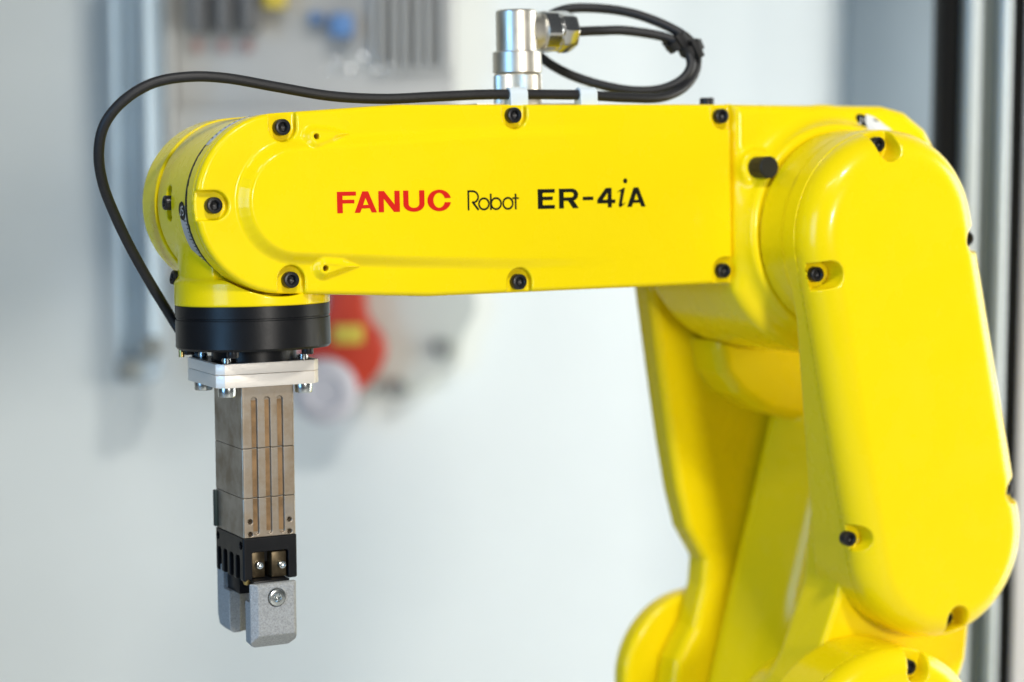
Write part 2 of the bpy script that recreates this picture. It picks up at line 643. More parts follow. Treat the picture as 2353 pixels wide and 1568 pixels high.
prism('lever_body', o_, WALLD - 76, WALLD - 31, 'y', 3, REDP, lv, BGM)
bgbox('name_plate', 766, 834, 748, 790, WALLD - 80, 3.5, YELP, lv, 1)
xk, zk = wallpt(746, 900, WALLD - 84)
V, Fc = lathe([(30, -8), (30, -1), (25, 3), (17, 4), (15, 2), (3, 2)], 36)
kn = arr_mesh('white_knob', V, Fc)
put('round_knob', kn, (xk, WALLD - 84, zk), (0, -1, 0), lv, BGM)
kn.materials.append(mat('grey_white_knob', (0.52, 0.50, 0.53), 0.5))

# aluminium profile post (right edge), nearer than the wall, and the blue-grey board behind it
brd = bgbox('side_board', 1952, 2420, -170, 1850, WALLD - 14, 12, PANB, None, 2)
tag(brd, 'blue grey upright board behind the aluminium corner post', 'board')
PD = 1500.0
px_, pz_ = wallpt(2262, 1568, PD)
cp = empty('corner_post', (px_, PD, -610), 'upright aluminium profile post with black slot seals behind the yellow arm', 'post', mw=BGM)


def upright(name, a0, a1, dist, depth, m, bev):
    xa = wallpt(a0, 784, dist)[0]
    xb = wallpt(a1, 784, dist)[0]
    return bevel_box(name, xa, xb, dist, dist + depth, -608, 700, bev, m, cp, BGM, 3)


upright('slot_seal', 2148, 2200, PD + 14, 30, BLKS, 1)
upright('profile_rib', 2204, 2244, PD - 2, 46, ALUP, 5)
upright('profile_web', 2240, 2286, PD + 12, 30, ALUD, 1)
upright('profile_rib', 2281, 2312, PD - 2, 46, ALUP, 5)
upright('slot_seal', 2314, 2343, PD + 8, 36, BLKS, 1)
upright('white_flank', 2345, 2460, PD + 4, 40, WHP, 2)

# ------------------------------------------------------------------ robot
ROB = empty('robot_arm', (285, 30, -610), 'glossy yellow jointed industrial robot arm with lettering on its forearm', 'robot')
SCW = screw_mesh('screw_black', 3.65, 4.2, SCRB)

arcL = [(40 * cos(a), 40 * sin(a)) for a in np.linspace(radians(94), radians(266), 26)]
fore_out = arcL + [(72, -44.2), (240, -44.0), (240, 44.0), (58, 43.9)]
cov_out = arcL + [(72, -43.9), (236.3, -43.9), (236.3, 43.9), (58, 43.7)]
P_cov = poly2(cov_out)
P_pad = poly2([(6 + 26 * cos(a), 0.8 + 26 * sin(a)) for a in np.linspace(radians(97), radians(263), 18)] +
              [(60, -28.5), (113, -31), (190, -32.5), (190, 32.5), (113, 32), (60, 29.6)])
P_t1 = poly2([(11 + 6 * 0 + 4.8 * cos(a) + 4, 29.3 + 4.8 * sin(a)) for a in np.linspace(radians(80), radians(285), 12)] + [(24, 26.8), (32.5, 30.6), (24, 33.2)])
P_t2 = poly2([(18.2 + 4.8 * cos(a), -29.3 + 4.8 * sin(a)) for a in np.linspace(radians(80), radians(285), 12)] + [(27, -31.6), (35.5, -29.0), (27, -25.4)])


def padH(x):
    t = (172 - x) / 172
    return 4.6 * smax(t, 0 * t, 0.08)


def yface(x, z):
    d = P_pad(x, z)
    y = -padH(x) * sstep((2.5 - d) / 6.5)
    for P in (P_t1, P_t2):
        dd = P(x, z)
        y = y - 3.3 * sstep((0.9 - dd) / 3.8)
    return y


SCOV = [(1.0, 33.6, 0, 1), (3.2, -33.9, 0, -1), (-31.7, -0.2, -1, 0), (116.4, 38.7, 0, 1), (117.4, -38.9, 0, -1), (231, 38.1, 0.0, 1), (231, -37.6, 0.0, -1)]


def f_cover(x, y, z):
    o = P_cov(x, z)
    yf = yface(x, z)
    d = rmax(o, (yf - y) * 0.9, 2.3)
    d = np.maximum(d, y - 4.7)
    for (sx, sz, ux, uz) in SCOV:
        u = caps(x, z, sx, sz, sx + ux * 30, sz + uz * 30, 6.4)
        if sx > 200:
            u = smin(u, box2(x, z, sx, sx + 30, (sz - 6.4) if uz > 0 else -80, 80 if uz > 0 else (sz + 6.4)), 0.5)
        d = smax(d, -rmax(u, y - 3.6, 0.8), 1.1)
    for (hx, hz) in ((15.6, 29.3), (18.4, -29.2)):
        d = smax(d, -np.maximum(circ(x, z, hx, hz, 1.3), y - 8), 0.4)
    return d


covm = sdf_mesh('forearm_cover', f_cover, (-43, -9, -47), (239, 7, 47), 0.55)
COV = mesh_obj('forearm_cover', covm, YEL, ROB, ARM)
for i, (sx, sz, ux, uz) in enumerate(SCOV):
    put('screw', SCW, (sx, 3.6, sz), (0, -1, 0), COV, ARM, i * 0.7)

V, Fc = lathe([(1.35, 0), (1.35, 0.4)], 20)  # dark disc stands in for the shade inside each hole
hm = arr_mesh('hole_shade_disc', V, Fc)
hm.materials.append(DRK)
for (hx, hz) in ((15.6, 29.3), (18.4, -29.2)):
    put('hole_shade_disc', hm, (hx, 2.6, hz), (0, -1, 0), COV, ARM)

# forearm casting with the fork for the wrist and the elbow housing
J3 = (294.0, -19.0)
J2 = (288.0, -278.5)
P_fore = poly2(fore_out)
P_rear = poly2([(238, 44), (330, 43.2), (344, 40), (357, 31), (368, 14), (376, -15), (362, -50), (300, -60), (238, -44.5)])


def f_fore(x, y, z):
    a = slab(P_fore(x, z), y, 5.6, 84, 0.7, 10)
    hb = np.minimum(P_rear(x, z), circ(x, z, J3[0], J3[1], 63))
    b = slab(smax(hb, 238.2 - x, 1.0), y, 0.6, 84, 5, 8)
    d = smin(a, b, 1.2)
    # slot for the wrist
    d = smax(d, -smax(x - 45, np.abs(y - 35.6) - 22.0, 4), 0.7)
    # collar round the elbow joint
    col = slab(circ(x, z, J3[0], J3[1], 52.5), y, -9.5, 20, 2.5, 0)
    d = smin(d, col, 13)
    bs = slab(circ(x, z, 248.4, 12.6, 8.4), y, -3.5, 10, 1.5, 0)
    d = smin(d, bs, 4)
    d = smax(d, 238.0 - x - 0 * y, 0.6) if False else d
    return d


form = sdf_mesh('forearm_casting', f_fore, (-43, -14, -86), (380, 87, 48), 1.0)
FORE = mesh_obj('forearm_casting', form, YEL, ROB, ARM)
V, Fc = lathe([(5.4, -2), (5.4, 10.8), (4.9, 11.4), (0.3, 11.4)], 36)
me = arr_mesh('rubber_stop', V, Fc)
me.materials.append(RUB)
put('rubber_stop', me, (248.4, -3.4, 12.6), (0, -1, 0), FORE, ARM)
put('screw', SCW, (233.0, 17, 43.6), (0, 0, 1), FORE, ARM)
put('screw', SCW, (355, 30, 30), (0.7, 0, 0.7), FORE, ARM)
bevel_box('base_gasket', 108, 172, 22, 66, 43.6, 45.2, 0.3, NIK, FORE, ARM)

# axis sticker on the elbow housing
def on_surface(fn, frame, pix, t0=930.0, t1=1180.0, lift=0.15):
    R = np.array(frame.to_3x3())
    c_ = R.T @ CAM
    out = []
    ts = np.arange(t0, t1, 0.5)
    for (px, py) in pix:
        d = R.T @ (cf + (px - W / 2) / FPX * cr - (py - H / 2) / FPX * cu)
        P = c_ + ts[:, None] * d
        v = fn(P[:, 0], P[:, 1], P[:, 2])
        k = int(np.argmax(v < 0))
        t = ts[k] - 0.5 * v[k] / (v[k] - v[k - 1]) if k else ts[-1]
        p = c_ + t * d
        out.append(p - d / np.linalg.norm(d) * lift)
    return out


def decal(name, fn, frame, pix, m, parent, lift=0.15):
    cx_, cy_ = np.mean([p[0] for p in pix]), np.mean([p[1] for p in pix])
    V = on_surface(fn, frame, [(cx_, cy_)] + list(pix), lift=lift)
    n = len(pix)
    return mesh_obj(name, arr_mesh(name, V, [(0, 1 + (i + 1) % n, 1 + i) for i in range(n)], True, 60), m, parent, frame)


WHL = mat('white_label', (0.72, 0.75, 0.78), 0.3)
decal('axis_wedge', f_fore, ARM, [(1990, 263), (2006, 268), (2022, 279), (2036, 290), (2050, 299), (2020, 300), (1998, 300), (1990, 290)], WHL, FORE, 0.18)
decal('axis_badge', f_fore, ARM, [(1984 + 17 * cos(a) + 3 * sin(a), 277 + 14 * sin(a) + 5 * cos(a)) for a in np.linspace(0, 2 * pi, 24, endpoint=False)], INK, FORE, 0.35)
for (xa, ya, xb, yb) in ((1978, 270, 1979, 284), (1979, 284, 1973, 286), (1972, 283, 1973, 286), (1986, 272, 1993, 274), (1986, 272, 1986, 279), (1986, 279, 1992, 280), (1992, 280, 1993, 286), (1993, 286, 1985, 287)):
    L = sqrt((xb - xa) ** 2 + (yb - ya) ** 2)
    nx_, ny_ = -(yb - ya) / L * 0.9, (xb - xa) / L * 0.9
    decal('axis_code', f_fore, ARM, [(xa + nx_, ya + ny_), (xb + nx_, yb + ny_), (xb - nx_, yb - ny_), (xa - nx_, ya - ny_)], WHL, FORE, 0.6)
decal('axis_sign', f_fore, ARM, [(2008, 273), (2018, 278), (2017, 281), (2007, 276)], INK, FORE, 0.5)


def sticker_on_cyl(name, cx, cz, R, cen_t, cen_y, rad, m, parent, frame, th=0.15):
    V, Fc = [(cx + (R + th) * cos(cen_t), cen_y, cz + (R + th) * sin(cen_t))], []
    n = 28
    for i in range(n):
        a = 2 * pi * i / n
        t = cen_t + rad * cos(a) / R
        V.append((cx + (R + th) * cos(t), cen_y + rad * sin(a), cz + (R + th) * sin(t)))
    for i in range(n):
        Fc.append((0, 1 + i, 1 + (i + 1) % n))
    return mesh_obj(name, arr_mesh(name, V, Fc, True), m, parent, frame)


# ---- lettering
def curve_mesh(name, loops, ext=0.05):
    cu_ = bpy.data.curves.new(name, 'CURVE')
    cu_.dimensions = '2D'
    cu_.fill_mode = 'BOTH'
    cu_.extrude = ext
    for lp in loops:
        sp = cu_.splines.new('POLY')
        sp.points.add(len(lp) - 1)
        for p, q in zip(sp.points, lp):
            p.co = (q[0], q[1], 0, 1)
        sp.use_cyclic_u = True
    ob = bpy.data.objects.new(name, cu_)
    me = bpy.data.meshes.new_from_object(ob)
    bpy.data.objects.remove(ob)
    bpy.data.curves.remove(cu_)
    return me


def ell(cx, cy, rx, ry, a0=0, a1=360, n=40):
    return [(cx + rx * cos(radians(a)), cy + ry * sin(radians(a))) for a in np.linspace(a0, a1, n, endpoint=(a1 - a0) < 360)]


def stroke(path, w):
    P = np.array(path, float)
    T = np.gradient(P, axis=0)
    T /= np.linalg.norm(T, axis=1)[:, None]
    N_ = np.stack([-T[:, 1], T[:, 0]], 1)
    return [tuple(p) for p in P + N_ * w / 2] + [tuple(p) for p in (P - N_ * w / 2)[::-1]]


def surf_text(name, groups, m, parent, frame, lift=0.10):
    """groups: list of loop lists in (X, Z) millimetres on the cover face"""
    V, Fc, o = [], [], 0
    for gi, loops in enumerate(groups):
        me = curve_mesh('tmp', loops, 0.04)
        co = np.array([v.co[:] for v in me.vertices])
        x, z = co[:, 0], co[:, 1]
        y = yface(x, z) - lift - 0.012 * gi - co[:, 2]
        V += list(np.stack([x, y, z], 1))
        Fc += [tuple(i + o for i in p.vertices) for p in me.polygons]
        o += len(co)
        bpy.data.meshes.remove(me)
    return mesh_obj(name, arr_mesh(name, V, Fc, False), m, parent, frame)


def boxl(x0, x1, w, pts):                     # unit letter -> millimetres
    z0, z1 = w
    return [(x0 + p[0] * (x1 - x0), z0 + p[1] * (z1 - z0)) for p in pts]


CAPF = (-4.85, 4.65)
uF = [(0, 0), (0.29, 0), (0.29, 0.45), (0.91, 0.45), (0.91, 0.62), (0.29, 0.62), (0.29, 0.81), (1, 0.81), (1, 1), (0, 1)]
uA = [(0, 0), (0.245, 0), (0.325, 0.2), (0.685, 0.2), (0.765, 0), (1, 0), (0.62, 1), (0.36, 1)]
uAh = [(0.385, 0.36), (0.625, 0.36), (0.50, 0.70)]
uN = [(0, 0), (0.245, 0), (0.245, 0.64), (0.72, 0), (1, 0), (1, 1), (0.755, 1), (0.755, 0.35), (0.26, 1), (0, 1)]
rU = [(0, 1), (0.245, 1)] + [(0.245, 0.36)] + [(0.5 + 0.255 * cos(radians(a)), 0.36 + 0.19 * sin(radians(a))) for a in np.linspace(180, 360, 16)] + [(0.755, 1), (1, 1), (1, 0.36)] + \
     [(0.5 + 0.5 * cos(radians(a)), 0.36 + 0.375 * sin(radians(a))) for a in np.linspace(0, -180, 24)]
rC = [(0.5 + 0.5 * cos(radians(a)), 0.5 + 0.515 * sin(radians(a))) for a in np.linspace(12, 348, 44)]
rC = [(p[0], 0.605) if i == 0 else ((p[0], 0.405) if i == 43 else p) for i, p in enumerate(rC)]
rC = rC + [(0.735, 0.405)] + [(0.495 + 0.245 * cos(radians(a)), 0.505 + 0.36 * sin(radians(a))) for a in np.linspace(343, 17, 36)] + [(0.735, 0.605)]
LET = [[boxl(24.2, 33.5, CAPF, uF)],
       [boxl(32.7, 43.7, CAPF, uA), boxl(32.7, 43.7, CAPF, uAh)],
       [boxl(44.6, 55.2, CAPF, uN)],
       [boxl(57.0, 67.7, CAPF, rU)],
       [boxl(69.2, 81.3, CAPF, rC)]]
surf_text('lettering', LET, RED, COV, ARM)
# thin round word
g = []
wst = 0.85
zb, zt = -5.0, 4.2
g.append([stroke([(90.3, zb), (90.3, zt)], wst)])
bowl = [(90.3, zt - 0.4), (92.4, zt - 0.4)] + [(92.4 + 3.0 * cos(radians(a)), 1.15 + 2.65 * sin(radians(a))) for a in np.linspace(85, -75, 16)]
g.append([stroke(bowl, wst)])
g.append([stroke([(92.3, -1.0), (95.5, zb + 0.1)], wst * 1.15)])
for cxo, rx in ((98.35, 2.62), (104.75, 2.6), (111.0, 2.55)):
    g.append([ell(cxo, -2.15, rx + wst / 2, 2.55 + wst / 2), ell(cxo, -2.15, rx - wst / 2, 2.55 - wst / 2)])
g.append([stroke([(102.0, zb), (102.0, 2.5)], wst)])
g.append([stroke([(115.1, -5.0), (115.1, 2.3)], wst)])
g.append([stroke([(113.4, 0.2), (116.8, 0.2)], wst * 0.8)])
surf_text('lettering', g, INK, COV, ARM)
CAPE = (-5.15, 4.1)
uE = [(0, 0), (1, 0), (1, 0.19), (0.29, 0.19), (0.29, 0.44), (0.88, 0.44), (0.88, 0.62), (0.29, 0.62), (0.29, 0.81), (1, 0.81), (1, 1), (0, 1)]
uR = [(0, 0), (0.24, 0), (0.24, 0.38), (0.46, 0.38), (0.70, 0), (1, 0), (0.74, 0.41)] + \
     [(0.66 + 0.32 * cos(radians(a)), 0.69 + 0.31 * sin(radians(a))) for a in np.linspace(-72, 90, 16)] + [(0, 1)]
uRh = [(0.24, 0.56), (0.60, 0.56)] + [(0.62 + 0.14 * cos(radians(a)), 0.69 + 0.125 * sin(radians(a))) for a in np.linspace(-80, 80, 10)] + [(0.60, 0.82), (0.24, 0.82)]
u4 = [(0.58, 0), (0.80, 0), (0.80, 0.21), (1, 0.21), (1, 0.40), (0.80, 0.40), (0.80, 1), (0.48, 1), (0, 0.40), (0, 0.21), (0.58, 0.21)]
u4h = [(0.30, 0.40), (0.58, 0.40), (0.58, 0.76)]
ui = [(170.7, 1.7), (171.3, 2.5), (174.4, 4.1), (175.0, 3.9), (173.3, -2.9), (173.6, -3.9), (175.3, -2.9), (175.0, -3.4), (172.6, -5.1), (171.8, -5.2), (171.3, -4.4), (171.5, -3.4), (172.6, 1.9), (172.4, 2.4), (171.8, 2.4)]
LE = [[boxl(127.0, 136.2, CAPE, uE)],
      [boxl(138.5, 149.2, CAPE, uR), boxl(138.5, 149.2, CAPE, uRh)],
      [[(151.5, -1.5), (157.3, -1.5), (157.3, 0.15), (151.5, 0.15)]],
      [boxl(159.5, 169.5, CAPE, u4), boxl(159.5, 169.5, CAPE, u4h)],
      [ui], [ell(175.2, 7.3, 1.15, 1.2, n=24)],
      [boxl(176.1, 186.4, CAPE, uA), boxl(176.1, 186.4, CAPE, uAh)]]
surf_text('lettering', LE, INK, COV, ARM)


# ---- wrist
def f_wrist(x, y, z):
    d = slab(circ(x, z, 0, 0, 39.3), y, 16.6, 56.4, 0.5, 1.6)
    ra = np.sqrt((x + 2) ** 2 + (y - 36) ** 2)
    neck = slab(ra - 33.2, z, -44, 0, 0, 2)
    neck = np.maximum(neck, x * 0 + np.abs(y - 36) - 20.8)
    d = smin(d, neck, 1.5)
    pl = slab(ra - 35.3, z, -45.4, -33.0, 0.8, 2.6)
    d = smin(d, pl, 2.0)
    cut = np.maximum(circ(x, z, 0, 0, 41.2), y - 14.9)
    d = smax(d, -cut, 0.8)
    cut2 = np.maximum(circ(x, z, 0, 0, 42.0), 56.9 - y)
    d = smax(d, -cut2, 0.8)
    pk = np.maximum(caps(y, z, 40, 5.6, 40, -3.6, 3.4), np.abs(x + 40) - 5)
    d = smax(d, -pk, 0.6)
    return d


wrm = sdf_mesh('wrist_housing', f_wrist, (-42, -2, -48), (42, 74, 42), 0.7)
WRI = mesh_obj('wrist_housing', wrm, YEL, ROB, ARM)
V, Fc = lathe([(38.6, 14.1), (39.6, 14.4), (39.6, 16.4), (38.6, 16.8)], 96)
V = [(x, z, y) for (x, y, z) in V]
mesh_obj('gap_shade_ring', arr_mesh('gap_shade_ring', V, [f[::-1] for f in Fc], True), DRK, WRI, ARM)  # dark ring added as the shade in the gap before the wrist
SCWs = screw_mesh('screw_black_small', 3.3, 4.0, SCRB)
put('screw', SCWs, (-37.4, 40, 1.2), (-1, 0, 0.05), WRI, ARM)
put('screw', SCWs, (-32.2, 48, -33.2), (-0.98, 0.0, 0.2), WRI, ARM)
lab = cyl_patch('scale_label', 0, 0, 39.3, radians(180), radians(232), 17.2, 25.0, STK, WRI, ARM, 30)
V, Fc, o = [], [], 0
for i in range(17):
    t0 = radians(190 + i * 2.5)
    w_ = 0.006
    ln = 3.6 if i % 5 == 0 else 2.0
    for (t, yy) in ((t0 - w_, 17.1), (t0 + w_, 17.1), (t0 + w_, 17.1 + ln), (t0 - w_, 17.1 + ln)):
        V.append((39.48 * cos(t), yy, 39.48 * sin(t)))
    Fc.append((o, o + 1, o + 2, o + 3))
    o += 4
mesh_obj('tick_marks', arr_mesh('tick_marks', V, Fc, False), INK, lab, ARM)
sticker_on_cyl('axis_badge', 0, 0, 39.3, radians(183.5), 21.4, 4.2, INK, lab, ARM, 0.2)
# white J5 strokes on the badge
V, Fc, o = [], [], 0


def badge_strokes(name, cx, cz, R, t_c, y_c, size, strokes, m, parent, frame, sgn=1.0):
    V, Fc, o = [], [], 0
    for (u0, v0, u1, v1) in strokes:
        d_ = np.array([u1 - u0, v1 - v0])
        L = np.linalg.norm(d_)
        nn = np.array([-d_[1], d_[0]]) / L * 0.09
        for (u, v) in ((u0 + nn[0], v0 + nn[1]), (u0 - nn[0], v0 - nn[1]), (u1 - nn[0], v1 - nn[1]), (u1 + nn[0], v1 + nn[1])):
            t = t_c - sgn * v * size / R
            V.append((cx + R * cos(t), y_c - u * size, cz + R * sin(t)))
        Fc.append((o, o + 1, o + 2, o + 3))
        o += 4
    return mesh_obj(name, arr_mesh(name, V, Fc, False), m, parent, frame)


J5S = [(-0.25, 0.5, -0.25, -0.4), (-0.25, -0.4, -0.55, -0.5), (-0.55, -0.5, -0.7, -0.25),
       (0.15, 0.5, 0.65, 0.5), (0.15, 0.5, 0.15, 0.08), (0.15, 0.08, 0.6, 0.05), (0.6, 0.05, 0.65, -0.35), (0.65, -0.35, 0.1, -0.5)]
badge_strokes('axis_code', 0, 0, 39.75, radians(183.5), 21.4, 3.8, J5S, STK, lab, ARM)
# upper scale on the fork ring
lab2 = cyl_patch('scale_label', 0, 0, 40.0, radians(101), radians(139), 9.6, 13.6, STK, FORE, ARM, 24)
V, Fc, o = [], [], 0
for i in range(9):
    t0 = radians(104 + i * 3.6)
    for (t, yy) in ((t0 - 0.008, 11.8), (t0 + 0.008, 11.8), (t0 + 0.008, 13.4), (t0 - 0.008, 13.4)):
        V.append((40.2 * cos(t), yy, 40.2 * sin(t)))
    Fc.append((o, o + 1, o + 2, o + 3))
    o += 4
mesh_obj('tick_marks', arr_mesh('tick_marks', V, Fc, False), INK, lab2, ARM)

# flange
V, Fc = lathe([(35.2, -45.4), (35.2, -50.6), (34.7, -50.9), (34.7, -51.5), (35.2, -51.8), (35.3, -64.2), (34.4, -65.3), (4, -65.3)], 96)
V = [(x - 2, y + 36, z) for (x, y, z) in V]
FLA = mesh_obj('tool_flange', arr_mesh('tool_flange', V, [f[::-1] for f in Fc], True, 30), BLK, ROB, ARM)
V, Fc = lathe([(19.4, -64.6), (19.4, -71.3)], 64)
V = [(x - 2, y + 36, z) for (x, y, z) in V]
HUB = mesh_obj('flange_hub', arr_mesh('flange_hub', V, [f[::-1] for f in Fc], True, 30), BLK, FLA, ARM)
SCF = screw_mesh('screw_black_flange', 2.7, 2.9, SCRB)
for a in (158, 231, 304, 14, 86):
    put('screw', SCF, (-2 + 29.5 * cos(radians(a)), 36 + 29.5 * sin(radians(a)), -65.2), (0, 0, -1), FLA, ARM)
me = arr_mesh('brass_pin', *lathe([(1.3, -1), (1.3, 9), (0.9, 9.6)], 20))
me.materials.append(BRS)
put('locating_pin', me, (-34.6, 42, -67.6), (0, 0, 1), FLA, ARM)


# ---- upper arm (link from the elbow down to the shoulder)
UC0, UC1 = (294.0, -19.0), (328.6, -171.5)
P_back = poly2([(262, 30), (246, 0), (243, -55), (250, -99), (256, -135), (262, -165), (268, -186), (279, -204), (278, -218), (272, -240), (261, -258), (258, -275), (252, -330), (345, -330), (352, -100), (345, 20), (300, 42)])


P_blk = poly2([(269, 0), (269, -85), (272, -98), (282, -110), (300, -121), (325, -128), (420, -130), (420, 0)])

P_web = poly2([(288, -150), (282, -200), (264, -245), (262, -290), (340, -300), (364, -242), (370, -180), (360, -140)])


def f_upper(x, y, z):
    # front plate and elbow boss
    fp = caps(x, z, UC0[0], UC0[1], UC1[0], UC1[1], 50, 50.8)
    yb = -31 - 0.17 * (z + 66)
    yb = np.clip(yb, -32, -10)
    d = smax(smax(fp, -42 - y, 0.4), y - yb, 3)
    d = smin(d, slab(circ(x, z, UC0[0], UC0[1], 50), y, -42, -12.6, 0, 0.8), 2)
    # back plate
    bp = slab(P_back(x, z), y, 88, 108, 5, 5)
    d = np.minimum(d, bp)
    # housing block on the back plate
    hb = slab(P_blk(x, z), y, 62, 92, 7, 0)
    hb = np.maximum(hb, -(circ(x, z, J3[0], J3[1], 66)))
    hb = np.maximum(hb, x - 352)
    d = np.minimum(d, hb)
    # centre body, wider towards the shoulder
    xl = 309 + (z + 132) * 0.268
    xl = xl + 0.5 * np.clip(86 - y, 0, 70)
    body = smax((xl - x) * 0.9, x - (366 + (z + 230) * 0.05), 14)
    body = rmax(body, 34 - y, 16)
    body = rmax(body, y - 84.6, 10)
    body = smax(body, z + 122, 5)
    body = smax(body, -330 - z, 2)
    sh = slab(circ(x, z, J2[0] + 6, J2[1] - 4, 46), y, -33, 30, 0, 20)
    body = smin(body, sh, 34)
    web = slab(P_web(x, z), y, -30, 6, 3, 8)
    d = np.minimum(d, smin(body, web, 10))
    return d


upm = sdf_mesh('upper_arm_casting', f_upper, (225, -46, -318), (392, 112, 48), 1.25)
UPP = mesh_obj('upper_arm_casting', upm, YEL, ROB)
UCS = [(287.5, 24.5), (252.8, -37), (274.5, -167.2), (343, -22.4), (371.5, -150), (335, -213)]


def f_ucov(x, y, z):
    o = caps(x, z, UC0[0], UC0[1], UC1[0], UC1[1], 50.2, 51.0)
    d = rmax(o, -59 - y, 14.5)
    d = np.maximum(d, y + 42.4)
    for (sx, sz) in UCS:
        ex, ez = UC1[0] - UC0[0], UC1[1] - UC0[1]
        t = min(1, max(0, ((sx - UC0[0]) * ex + (sz - UC0[1]) * ez) / (ex * ex + ez * ez)))
        nx_, nz_ = sx - UC0[0] - ex * t, sz - UC0[1] - ez * t
        L = sqrt(nx_ * nx_ + nz_ * nz_)
        nx_, nz_ = nx_ / L, nz_ / L
        u = caps(x, z, sx - nx_ * 1.5, sz - nz_ * 1.5, sx + nx_ * 26, sz + nz_ * 26, 6.6)
        # flat end wall toward the rim
        wall = (x - sx) * nx_ + (z - sz) * nz_ - 5.0
        u = np.maximum(u, wall) if sz < 20 else u
        d = smax(d, -np.maximum(u, y + 45.5), 0.9)
    return d


ucm = sdf_mesh('upper_arm_cover', f_ucov, (240, -62, -228), (388, -40, 34), 0.8)
UCV = mesh_obj('upper_arm_cover', ucm, YEL, ROB)
for i, (sx, sz) in enumerate(UCS):
    put('screw', SCW, (sx, -45.5, sz), (0, -1, 0), UCV, I4, i)


# shoulder
def f_should(x, y, z):
    return slab(circ(x, z, J2[0], J2[1], 58), y, -58, -31, 0, 2)


def f_turret(x, y, z):
    return slab(circ(x, z, 287, -272, 46.5), y, 108.5, 124, 4, 6)


shm = sdf_mesh('shoulder_joint', f_should, (220, -61, -345), (350, -28, -212), 1.2)
SHO = mesh_obj('shoulder_joint', shm, YEL, ROB)
mesh_obj('shoulder_turret', sdf_mesh('shoulder_turret', f_turret, (235, 105, -325), (340, 127, -220), 1.0), YEL, ROB)


def f_scov(x, y, z):
    o = circ(x, z, J2[0], J2[1], 58.2)
    d = rmax(o, -72 - y, 11)
    d = np.maximum(d, y + 58.4)
    u = caps(x, z, 300, -231, 307, -205, 6.6)
    d = smax(d, -np.maximum(u, y + 61.5), 0.9)
    return d


scm = sdf_mesh('shoulder_cover', f_scov, (224, -75, -341), (346, -56, -219), 0.9)
SCV = mesh_obj('shoulder_cover', scm, YEL, ROB)
put('screw', SCW, (300, -61.5, -230.5), (0, -1, 0), SCV, I4)
V, Fc = lathe([(98, -610), (98, -596), (88, -590), (84, -470), (80, -420), (74, -330), (66, -318)], 48)
V = [(x + 285, y + 20, z) for (x, y, z) in V]
mesh_obj('robot_base', arr_mesh('robot_base', V, Fc), YEL, ROB)

# ------------------------------------------------------------------ gripper
GR = empty('parallel_gripper', (-2, 36, -202), 'steel and black parallel gripper with grey sintered fingers under the flange', 'gripper', mw=TOOL)
x0, x1, y0, y1, c = -26.7, 22.8, 14, 58, 3.3
oct_ = [(x0 + c, y0), (x1 - c, y0), (x1, y0 + c), (x1, y1 - c), (x1 - c, y1), (x0 + c, y1), (x0, y1 - c), (x0, y0 + c)]
prism('mounting_plate', oct_, -76.45, -71.6, 'z', 0.25, ALU, GR, TOOL)
prism('mounting_plate', oct_, -82.4, -76.65, 'z', 0.25, ALU, GR, TOOL)
bevel_box('plate_top_face', x0 + 2, x1 - 2, y0 + 2, y1 - 2, -71.65, -71.5, 0, BLK, GR, TOOL)
SCZ = screw_mesh('screw_zinc', 4.2, 4.6, ZNC)
STUB = arr_mesh('stud', *lathe([(2.2, -1), (2.2, 1.0), (2.4, 1.05), (2.4, 1.6), (2.1, 1.7), (2.1, 2.2)], 24))
STUB.materials.append(ZNC)
for (sx, sy) in ((-20.2, 20.2), (16.6, 20.2), (-20.2, 52), (16.6, 52)):
    put('screw', SCZ, (sx, sy, -82.4), (0, 0, -1), GR, TOOL)
    put('screw_tip', STUB, (sx, sy, -71.6), (0, 0, 1), GR, TOOL)

BX0, BX1, BY0, BY1 = -14.6, 11.0, 18.0, 54.2
GX = [BX0 + 6.3, BX0 + 12.6, BX0 + 18.7]


def seg_fn(z0, z1, gz0, gz1, holes=()):
    def f(x, y, z):
        d = slab(box2(x, y, BX0, BX1, BY0, BY1, 1.1), z, z0, z1, 0.25, 0.25)
        for gx in GX:
            g_ = np.maximum(caps(x, z, gx, gz0, gx, gz1, 1.35), y - BY0 - 1.3)
            d = smax(d, -g_, 0.25)
        for (hx, hz) in holes:
            d = smax(d, -np.maximum(circ(x, z, hx, hz, 1.15), y - BY0 - 5), 0.3)
        return d
    return f


for (z0, z1, g0, g1, hl) in ((-110.75, -82.4, -140, -89.0, ()), (-133.4, -110.95, -160, -80, ()),
                             (-151.6, -133.6, -149.0, -110, ((BX0 + 3.4, -144.2), (BX0 + 3.4, -150.0), (BX1 - 3.2, -144.6), (BX1 - 3.2, -150.1)))):
    me = sdf_mesh('body_block', seg_fn(z0, z1, g0, g1, hl), (BX0 - 1, BY0 - 1, z0 - 1), (BX1 + 1, BY1 + 1, z1 + 1), 0.4)
    blk = mesh_obj('body_block', me, STL, GR, TOOL)
    for gx in GX:
        za, zb_ = max(z0 + 0.3, g0), min(z1 - 0.3, g1)
        bevel_box('groove_floor', gx - 1.1, gx + 1.1, BY0 + 1.22, BY0 + 1.6, za, zb_, 0, STLG, blk, TOOL)
# side sensor bracket behind the body
bevel_box('sensor_strip', BX0 - 1.6, BX0 - 0.1, 50.5, 53.6, -151, -134, 0.3, mat('dark_green_strip', (0.02, 0.035, 0.032), 0.5), GR, TOOL)


